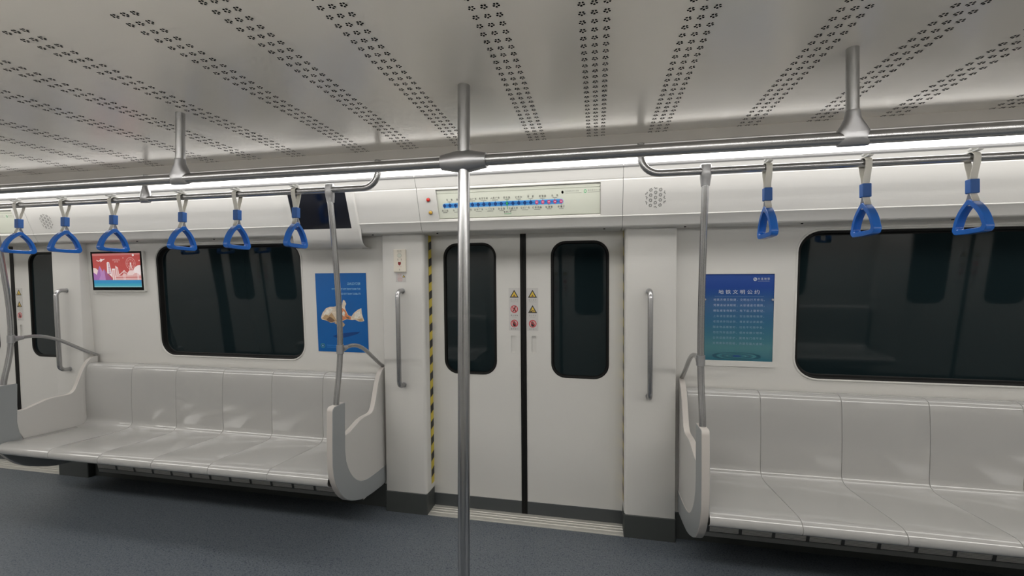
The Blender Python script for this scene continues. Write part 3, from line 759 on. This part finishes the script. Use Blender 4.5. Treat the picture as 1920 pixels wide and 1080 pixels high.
# heater grilles under the benches
def heater(s, label):
    root = thing('heater_grille', (s * 2.14, 1.12, .08), label, 'heater', 'heaters under the benches')
    x0, x1 = sorted((s * 1.055, s * 3.27)); y0, z0, y1, z1 = 1.135, .078, 1.075, .345
    f = lambda x, t, d=0: (x, y0 + (y1 - y0) * t - d, z0 + (z1 - z0) * t)
    mb = MB(); 
    mb.add([f(x0, 0, .004), f(x1, 0, .004), f(x1, .10, .004), f(x0, .10, .004), (x1, y0 + .04, z0), (x0, y0 + .04, z0), f(x1, .10, -.004), f(x0, .10, -.004)], [(0, 1, 2, 3), (0, 1, 4, 5), (3, 2, 6, 7)], 'grillelip')
    for X in (x0, x1): mb.add([(X, y0 - .004, z0), (X, y1, z1), (X, 1.215, z1), (X, 1.215, z0)], [(0, 1, 2, 3)], 'grille')
    mb.add([(x0, y0 + .04, z0), (x1, y0 + .04, z0), (x1, 1.212, z0), (x0, 1.212, z0)], [(0, 1, 2, 3)], 'grillebar')
    mb.build('casing', root, smooth=False, recalc=False)
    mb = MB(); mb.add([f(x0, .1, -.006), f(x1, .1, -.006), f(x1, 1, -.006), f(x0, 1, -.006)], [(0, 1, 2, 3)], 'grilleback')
    for k in range(30):
        t = .12 + k * .029
        mb.add([f(x0, t, .001), f(x1, t, .001), f(x1, t + .019, .001), f(x0, t + .019, .001), f(x1, t - .002, -.006), f(x0, t - .002, -.006)], [(0, 1, 2, 3), (0, 1, 4, 5)], 'grille')
    mb.build('louvre_panel', root, smooth=False, recalc=False)
    for k in range(13):
        x = s * (1.077 + .168 * k)
        mb = MB(); w = .008
        mb.add([f(x - w, .10, .003), f(x + w, .10, .003), f(x + w, 1, .003), f(x - w, 1, .003), f(x - w, .10, -.01), f(x + w, .10, -.01), f(x + w, 1, -.01), f(x - w, 1, -.01)], [(0, 1, 2, 3), (0, 3, 7, 4), (1, 2, 6, 5)], 'grillebar')
        mb.build('divider_bar', root, smooth=False)
    return root
heater(-1, 'louvred heater casing under the longer visible bench'); heater(1, 'louvred heater casing under the notice bench')

# grab handles on the pillars
def grab(x, label):
    root = thing('grab_bar', (x, 1.10, .85), label, 'grab handle', 'steel grab handles on the door pillars')
    zt, zb = 1.462, .850; off = .068; r = .040; yt, yb = pP(zt), pP(zb); P = [(yt, zt), (yt - off + r, zt)]
    for k in range(1, 7): a = PI / 2 * k / 6; P.append((yt - off + r - r * math.sin(a), zt - r + r * math.cos(a)))
    for k in range(0, 6): a = PI / 2 * k / 6; P.append((yb - off + r - r * math.cos(a), zb + r - r * math.sin(a)))
    P += [(yb - off + r, zb), (yb, zb)]
    mb = MB(); mb.tube([(x, y, z) for y, z in P], .0145, 'steel', seg=22); mb.build('bar', root, angle=60)
    for z in (zt, zb):
        mb = MB(); mb.tube([(x, pP(z, -.004), z), (x, pP(z), z)], .0175, 'cast', seg=22); mb.build('mount_collar', root)
    return root
grab(-.772, 'steel grab handle on the pillar below the intercom plate')
grab(.758, 'steel grab handle on the plain pillar beside the text notice bench')
grab(-D + .772, 'steel grab handle on the pillar at the far doors')

# ------------------------------------------------------------------ strap handles
def strap(x, label):
    root = thing('hanging_strap', (x, SY, SZ), label, 'hanging strap', 'strap handles hanging from the steel rails')
    # clip on top of the rail
    mb = MB(); mb.box(x - .010, x + .010, SY - .040, SY + .034, SZ + .020, SZ + .027, 'clipw'); mb.box(x - .013, x + .013, SY - .014, SY + .006, SZ + .027, SZ + .038, 'clipw')
    mb.build('clip', root, smooth=False, bevel=.002)
    # webbing over the rail: inner and outer path in the y-z plane
    mb = MB(); w = .0125
    top = [(-.0025, -.092), (-.0085, -.060), (-.0155, -.030), (-.0190, -.004)] + [(.0195 * -math.cos(a), .0195 * math.sin(a) + .0005) for a in [PI * k / 10 for k in range(1, 10)]] + [(.0190, -.004), (.0155, -.030), (.0085, -.060), (.0025, -.092)]
    t = .0022
    def ribbon(P, closed=False):
        A = [(x - w, SY + y, SZ + z) for y, z in P]; B = [(x + w, SY + y, SZ + z) for y, z in P]
        Q = []
        for i, (y, z) in enumerate(P):
            a = P[max(i - 1, 0)]; b = P[min(i + 1, len(P) - 1)]; ty, tz = b[0] - a[0], b[1] - a[1]; l = math.hypot(ty, tz) or 1; Q.append((y - t * tz / l, z + t * ty / l))
        A2 = [(x - w, SY + y, SZ + z) for y, z in Q]; B2 = [(x + w, SY + y, SZ + z) for y, z in Q]
        mb.loft([A, B, B2, A2, A], 'web', closed=False)
    ribbon([(y * 1.25, z) for y, z in top])
    ribbon([(-.003, -.140), (-.010, -.155), (-.017, -.172), (-.018, -.183), (-.012, -.192), (0, -.195), (.012, -.192), (.018, -.183), (.017, -.172), (.010, -.155), (.003, -.140)])
    mb.build('webbing', root, angle=40)
    mb = MB(); mb.box(x - .0165, x + .0165, SY - .0145, SY + .0145, SZ - .145, SZ - .088, 'sleeve'); mb.build('sleeve', root, smooth=False, bevel=.003)
    # triangular handle
    def tri_loop(top, hb, bot, r, rt, sag, n=6):
        A = Vector((0, top)); B = Vector((hb, bot)); Cc = Vector((-hb, bot)); pts = []
        V = [A, B, Cc]; R = [rt, r, r]
        out = []
        for i in range(3):
            p, q, s_ = V[i - 1], V[i], V[(i + 1) % 3]
            u = (p - q).normalized(); v = (s_ - q).normalized(); ang = u.angle(v); d = R[i] / math.tan(ang / 2)
            a, b = q + u * d, q + v * d; c = q + (u + v).normalized() * (R[i] / math.sin(ang / 2))
            a0 = math.atan2(a.y - c.y, a.x - c.x); a1 = math.atan2(b.y - c.y, b.x - c.x)
            while a1 > a0: a1 -= 2 * PI
            for k in range(n + 1):
                t_ = a0 + (a1 - a0) * k / n; out.append((c.x + R[i] * math.cos(t_), c.y + R[i] * math.sin(t_)))
            # midpoint of the following side, bulged
            nx = V[(i + 1) % 3]; m0 = Vector(out[-1])
            u2 = (q - nx).normalized(); v2 = (V[(i + 2) % 3] - nx).normalized(); an2 = u2.angle(v2); d2 = R[(i + 1) % 3] / math.tan(an2 / 2); m1 = nx + u2 * d2
            nrm = Vector((m1.y - m0.y, -(m1.x - m0.x))).normalized(); 
            if nrm.dot((m0 + m1) / 2 - Vector((0, (top + 2 * bot) / 3))) < 0: nrm = -nrm
            for k in range(1, 6):
                f_ = k / 6; pt = m0.lerp(m1, f_) + nrm * sag[i] * 4 * f_ * (1 - f_); out.append((pt.x, pt.y))
        return out
    outer = tri_loop(-.150, .100, -.3065, .021, .022, (.010, .0015, .010))
    inner = tri_loop(-.184, .0705, -.2865, .012, .013, (.0065, .0005, .0065))
    mb = MB(); N = len(outer); hw = .0150; hw2 = .0175
    L = []
    def lp(P, xx): return [(x + xx, SY + y, SZ + z) for y, z in P]
    def mixp(f_): return [(a[0] * (1 - f_) + b[0] * f_, a[1] * (1 - f_) + b[1] * f_) for a, b in zip(outer, inner)]
    loops = [lp(mixp(0.0), -hw + .002), lp(mixp(.10), -hw), lp(mixp(.85), -hw), lp(mixp(1.0), -hw + .005), lp(mixp(1.0), hw - .005), lp(mixp(.85), hw), lp(mixp(.10), hw), lp(mixp(0.0), hw - .002), lp(mixp(0.0), -hw + .002)]
    mb.loft(loops, 'blue'); mb.build('grip', root, angle=32)
    return root
LAB = {-3.155: 'strap handle at the far end of its rail, nearest the far doors', -2.776: 'strap handle second from the far doors, before the wall screen',
       -2.399: 'strap handle hanging just above the red wall screen', -1.898: 'strap handle before the upper corner of the window next to the wall screen',
       -1.525: 'strap handle before the middle of the window top by the recycling poster', -1.15: 'strap handle hanging in front of the dark cove display',
       1.198: 'strap handle above the text notice, seen almost edge-on', 1.575: 'strap handle at the corner of the window beside the notice', 1.954: 'largest looking strap handle, nearest the camera'}
s0 = None
for x in sorted(LAB):
    if s0 is None: s0 = strap(x, 'blue triangular ' + LAB[x])
    else: shifted(s0, x + 3.155, 'blue triangular ' + LAB[x])

# ------------------------------------------------------------------ intercom and its sticker
root = thing('intercom_plate', (-.784, pP(1.65), 1.655), 'ivory emergency intercom plate with a red button on the pillar', 'intercom')
dc = Decal(pP, -.010); x0, x1, z0, z1 = -.826, -.742, 1.584, 1.729
dc.slab(x0, x1, z0, z1, 'ivory')
dc.mb.build('face_plate', root, smooth=False, bevel=.0015, recalc=True)
xm = -.784
dc = Decal(pP, -.0105); dc.circ(xm, 1.690, .0145, 'inkgrey', 0, n=24); dc.circ(xm, 1.690, .0130, 'mapbg', 1, n=24)
for i in range(-2, 3):
    for j in range(-2, 3):
        if i * i + j * j < 6: dc.circ(xm + i * .0045, 1.690 + j * .0045, .0012, 'inkgrey', 2, n=6)
b = dc.mb.build('speaker_holes', root, smooth=False, recalc=False)
dc = Decal(pP, -.0112); dc.poly([(xm - .009, 1.649), (xm - .004, 1.650), (xm, 1.647), (xm + .004, 1.650), (xm + .009, 1.649), (xm + .010, 1.636), (xm + .006, 1.629), (xm, 1.625), (xm - .006, 1.629), (xm - .010, 1.636)], 'maroon', 0)
b = dc.mb.build('call_button', root, smooth=False, recalc=False); b['label'] = 'dark red call button'
dc = Decal(pP, -.0105); dc.text('紧急对讲', xm, 1.719, .008, 'ink', 1, width=.028); dc.text('EMERGENCY', xm, 1.7115, .005, 'inkgrey', 1, width=.034)
for sx in (-.011, .012):
    dc.rect(xm + sx - .003, xm + sx + .003, 1.666, 1.669, 'inkgrey', 1); dc.rect(xm + sx - .0012, xm + sx + .0025, 1.658, 1.665, 'inkgrey', 1)
dc.text('按下通话', xm, 1.617, .0055, 'redink', 1, width=.026); dc.rect(xm - .002, xm + .002, 1.593, 1.604, 'inkgrey', 1); dc.mb.build('lettering', root, smooth=False, recalc=False)
dc = Decal(pP, -.0008); dc.slab(-.816, -.745, 1.519, 1.576, 'stick')
for k, (z, t, w_) in enumerate(((1.569, '非紧急情况', .028), (1.560, '严禁使用', .026), (1.551, '按钮报警', .028), (1.541, '请勿随意操作', .034), (1.533, '违者依法处罚', .036), (1.526, '特此告知', .022))):
    dc.text(t, -.7905 + (0.004 if k > 2 else 0), z, .0075, 'redink', 1, width=w_)
dc.poly([(-.770, 1.549), (-.750, 1.549), (-.760, 1.567)], 'ink', 1); dc.poly([(-.7655, 1.5515), (-.7545, 1.5515), (-.760, 1.561)], 'stickyel', 2)
tag(dc.mb.build('warning_sticker', smooth=False, recalc=False, loc=(-.78, pP(1.55), 1.55)), 'small sticker with red print and a warning triangle below the intercom plate', 'sticker')

# ------------------------------------------------------------------ posters and the wall screen
root = thing('recycling_poster', (-1.252, pW(1.04), 1.04), 'deep blue poster with mirrored writing and a crumpled bag shaped like a fish', 'poster')
dc = Decal(pW, -.003); x0, x1, z0, z1 = -1.443, -1.061, 1.040, 1.582
dc.slab(x0, x1, z0, z1, 'pblue'); dc.mb.build('sheet', root, smooth=False, recalc=False)
dc = Decal(pW, -.0032)
W_ = x1 - x0; H_ = z1 - z0
U = lambda u, v: (x0 + W_ * u, z1 - H_ * v)       # u right, v down in the sheet
def pu(pts, m, l): dc.poly([U(*p) for p in pts], m, l)
pu([(.30, .80), (.45, .765), (.70, .745), (.85, .735), (.80, .765), (.60, .805), (.42, .83)], 'pnavy', 0)
body = [(.08, .565), (.12, .50), (.19, .445), (.27, .425), (.35, .425), (.43, .41), (.50, .43), (.54, .335), (.57, .345), (.60, .385), (.57, .425), (.58, .46), (.63, .53), (.69, .545), (.74, .50), (.82, .46), (.89, .44), (.90, .52), (.94, .60), (.88, .61), (.82, .605), (.76, .585), (.70, .59), (.60, .58), (.52, .60), (.44, .64), (.36, .62), (.28, .63), (.18, .60), (.10, .59)]
pu(body, 'pcream', 1)
pu([(.10, .575), (.18, .52), (.24, .54), (.30, .50), (.36, .56), (.40, .61), (.34, .62), (.27, .625), (.17, .597)], 'ptan', 2)
pu([(.19, .585), (.26, .55), (.31, .57), (.36, .60), (.30, .625), (.23, .615)], 'pbrown', 3)
pu([(.14, .53), (.20, .465), (.28, .44), (.33, .46), (.27, .50), (.20, .53)], 'ppale', 2)
pu([(.44, .60), (.46, .48), (.52, .44), (.58, .47), (.62, .53), (.68, .55), (.68, .585), (.60, .575), (.52, .595)], 'porange', 2)
pu([(.50, .52), (.54, .47), (.57, .50), (.55, .55)], 'ppale', 3); pu([(.58, .545), (.64, .555), (.66, .58), (.60, .57)], 'pbrown', 3)
pu([(.76, .51), (.86, .47), (.87, .53), (.80, .57), (.75, .565)], 'ppale', 3); pu([(.80, .585), (.90, .565), (.92, .60), (.86, .605)], 'ptan', 3)
pu([(.34, .63), (.40, .62), (.45, .64), (.52, .62), (.56, .65), (.52, .68), (.42, .66)], 'ptan', 1)
def mtxt(t, uright, v, h, wd): x, z = U(uright, v); dc.text(t, x - wd / 2, z, h, 'ptext', 2, width=wd, mirror=True)
mtxt('RECYCLING', .885, .135, .024, .094); mtxt("ISN'T ABOUT WHAT YOU THROW DOWN", .885, .200, .018, .215); mtxt("IT'S ABOUT WHAT YOU DO", .885, .262, .018, .150)
x, z = U(.095, .925); dc.ring(x, z, .016, .013, 'pgreen', 1); dc.circ(x, z, .011, 'pnavy', 1); dc.rect(x - .004, x + .004, z - .006, z + .006, 'ptext', 2)
for v in (.918, .942): a, z = U(.18, v); b_, _ = U(.52, v); dc.rect(a, b_, z - .0012, z + .0012, 'mapblue', 1)
dc.mb.build('artwork', root, smooth=False, recalc=False)

root = thing('notice_poster', (1.25, pW(1.04), 1.04), 'blue to teal text notice with water ripples in a pale frame', 'poster')
x0, x1, z0, z1 = 1.066, 1.435, 1.063, 1.560
mb = MB(); o_ = rrect(1.055, 1.4445, 1.030, 1.568, .008, 3); i_ = [(x0, z0), (x1, z0), (x1, z1), (x0, z1)]
mb.fill(o_, [i_], on(pW, -.009), 'white'); ring_faces(mb, o_, o_, on(pW, -.009), on(pW, 0), 'white'); ring_faces(mb, i_, i_, on(pW, -.009), on(pW, -.004), 'white')
mb.build('frame', root, smooth=False, recalc=False)
dc = Decal(pW, -.0045); dc.slab(x0, x1, z0, z1, 'notice'); dc.mb.build('sheet', root, smooth=False, recalc=False)
dc = Decal(pW, -.0047)
dc.text('地铁文明公约', 1.2525, 1.4565, .0285, 'rtitle', 2, width=.215); dc.rect(1.125, 1.383, 1.4335, 1.4345, 'rtext2', 1)
dc.ring(1.336, 1.530, .0095, .0060, 'rtitle', 2); dc.poly([(1.330, 1.524), (1.334, 1.524), (1.342, 1.536), (1.338, 1.536)], 'rtitle', 3)
dc.text('大连地铁', 1.380, 1.531, .0165, 'rtitle', 2, width=.062); dc.rect(1.350, 1.410, 1.5185, 1.520, 'rtext', 2)
LN = ['地铁方便又快捷，文明出行齐参与。', '凭票进站讲规矩，从容通道勿拥挤。', '排队候车勿抢行，先下后上需牢记。', '上车请往里面走，安全保障有秩序。', '老弱病孕残幼到，尊老爱幼讲美德。', '随身物品看管好，垃圾不可随手丢。', '勿在列车追逐跑，保持安静少喧哗。', '公共设施须爱护，莫倚车门保平安。', '文明乘车你我他，共建和谐大连城。']
for i, t in enumerate(LN): dc.text(t, 1.2535, 1.4125 - i * .0313, .0165, 'rtext' if i < 3 else 'rtext2', 2, width=.268)
rx, rz = 1.247, 1.090
for k, rr in enumerate((.030, .055, .080, .105, .130)):
    if rx - rr > x0 and rx + rr < x1: dc.ring(rx, rz, rr, rr * .84, 'rdark' if k % 2 == 0 else 'rmid', 1, .17, 40)
dc.circ(rx + .002, rz, .022, 'pnavy', 2, rz=.0045); dc.circ(rx, 1.120, .0025, 'rdark', 2)
dc.mb.build('printed_text', root, smooth=False, recalc=False)
for i, x in enumerate((1.0725, 1.428)):
    mb = MB(); mb.tube([(x, pW(1.415, -.004), 1.415), (x, pW(1.415, -.011), 1.415)], .006, 'cast', seg=16); mb.build('frame_stud', root)

root = thing('wall_screen', (-3.125, pW(1.46), 1.46), 'black framed screen glowing with a red and pink city skyline', 'screen')
x0, x1, z0, z1 = -3.366, -2.884, 1.464, 1.758
mb = MB(); o_ = rrect(x0 - .004, x1 + .010, z0 - .010, z1 + .004, .006, 3); N = len(o_)
mb.add([on(pW, -.018)(*p) for p in o_], [list(range(N))], 'white'); ring_faces(mb, o_, o_, on(pW, -.018), on(pW, 0), 'white'); mb.build('frame', root, smooth=False, recalc=False)
dc = Decal(pW, -.0200); dc.slab(x0, x1, z0, z1, 'blackm', -.018); dc.mb.build('bezel', root, smooth=False, recalc=False)
dc = Decal(pW, -.0203, .00012); a0, a1, c0, c1 = -3.350, -2.898, 1.487, 1.744; W_ = a1 - a0; H_ = c1 - c0
U = lambda u, v: (a0 + W_ * u, c1 - H_ * v)
dc.rect(a0, a1, c0, c1, 's_red', 0)
dc.poly([U(0, 0), U(1, 0), U(1, .05), U(0, .07)], 's_red2', 1)
def blob(u, v, r, m, l, rz=None):
    x, z = U(u, v)
    pts = [(min(max(px, a0), a1), max(pz, U(0, .79)[1])) for px, pz in circ(x, z, r * W_, (rz or r) * W_, 24)]
    dc.poly(pts, m, l)
blob(.02, .60, .10, 's_pale', 1); blob(.16, .66, .07, 's_pale', 1); blob(.80, .66, .09, 's_pale', 1); blob(.98, .62, .15, 's_white', 1); blob(.66, .70, .06, 's_pink', 1); blob(.90, .72, .08, 's_pink', 2)
pu([(.46, .66), (1, .64), (1, .79), (.40, .79)], 's_pink', 2); pu([(.46, .70), (1, .69), (1, .72), (.46, .73)], 's_red2', 3)
pu([(.03, .79), (.14, .36), (.21, .79)], 's_pur', 3); pu([(.14, .36), (.21, .56), (.24, .79), (.16, .79)], 's_pur2', 4)
pu([(0, .56), (.06, .62), (.13, .79), (0, .79)], 's_pur', 5)
pu([(.10, .79), (.235, .45), (.26, .79)], 's_pur2', 5); pu([(.235, .45), (.40, .79), (.25, .79)], 's_pur3', 5)
pu([(.295, .60), (.30, .27), (.325, .245), (.355, .27), (.39, .56), (.40, .72), (.33, .60)], 's_white', 3)
for k in range(9): pu([(.325, .30 + k * .035), (.352 + k * .003, .30 + k * .035), (.352 + k * .003, .318 + k * .035), (.325, .318 + k * .035)], 's_pur3', 4)
pu([(.40, .45), (.465, .45), (.475, .79), (.41, .79)], 's_white', 4); pu([(.415, .49), (.455, .49), (.462, .79), (.425, .79)], 's_pink', 5)
pu([(.475, .36), (.53, .42), (.55, .66), (.485, .66)], 's_pale', 3); pu([(.495, .43), (.53, .46), (.54, .66), (.50, .66)], 's_pink', 4)
for u in (.64, .665, .925, .945): pu([(u, .50), (u + .008, .50), (u + .008, .79), (u, .79)], 's_white', 4)
pu([(.50, .66), (.57, .60), (.655, .50), (.74, .62), (.74, .64), (.655, .53), (.57, .63), (.50, .69)], 's_pale', 3)
x, z = U(.80, .30); dc.ring(x, z, .045, .042, 's_pink', 3); dc.ring(x, z, .030, .028, 's_pink', 3); dc.circ(x, z, .007, 's_white', 4)
for k in range(8):
    a = PI * k / 4; dc.poly([(x, z), (x + .043 * math.cos(a), z + .043 * math.sin(a)), (x + .043 * math.cos(a + .05), z + .043 * math.sin(a + .05))], 's_pink', 3)
dc.poly([(x - .004, z), (x + .004, z), (x + .016, z - .055), (x + .011, z - .055), (x, z - .012), (x - .011, z - .055), (x - .016, z - .055)], 's_pale', 4)
pu([(.08, .19), (.10, .19), (.13, .215), (.17, .18), (.16, .15), (.18, .15), (.215, .175), (.26, .155), (.27, .165), (.22, .20), (.18, .25), (.165, .25), (.175, .215), (.13, .235), (.10, .225)], 's_white', 3)
dc.text('SPRING', *U(.50, .20), .018, 's_pink', 3, width=.070); dc.text('旅行季', *U(.50, .255), .012, 's_pale', 3, width=.036)
blob(.86, .06, .02, 's_white', 3); blob(.65, .14, .008, 's_pale', 3); blob(.98, .22, .012, 's_pale', 3)
dc.poly([U(0, .79), U(1, .79), U(1, .89), U(0, .89)], 's_blue', 6); dc.poly([U(0, .89), U(1, .89), U(1, .965), U(0, .965)], 's_teal', 6); dc.poly([U(0, .965), U(1, .965), U(1, 1), U(0, 1)], 's_aqua', 6)
dc.mb.build('lit_picture', root, smooth=False, recalc=False)

# ------------------------------------------------------------------ world, camera, view
w = bpy.data.worlds.new('outside'); sc.world = w; w.use_nodes = True
w.node_tree.nodes['Background'].inputs[0].default_value = (.02, .02, .022, 1); w.node_tree.nodes['Background'].inputs[1].default_value = .2
cam = bpy.data.cameras.new('camera'); co = bpy.data.objects.new('camera', cam); COL.objects.link(co)
cam.sensor_width = 36; cam.lens = 36 * 803.7 / 1920; cam.clip_start = .02
co.location = (.4675, -1.463, 1.4807); co.rotation_euler = (PI / 2, 0, math.radians(11.309))
sc.camera = co
sc.view_settings.view_transform = 'Standard'; sc.view_settings.look = 'None'; sc.view_settings.gamma = 1; sc.view_settings.use_curve_mapping = False
sc.view_settings.exposure = 0.08
sc.cycles.caustics_reflective = False; sc.cycles.caustics_refractive = False; sc.cycles.max_bounces = 10; sc.cycles.diffuse_bounces = 6; sc.cycles.glossy_bounces = 5
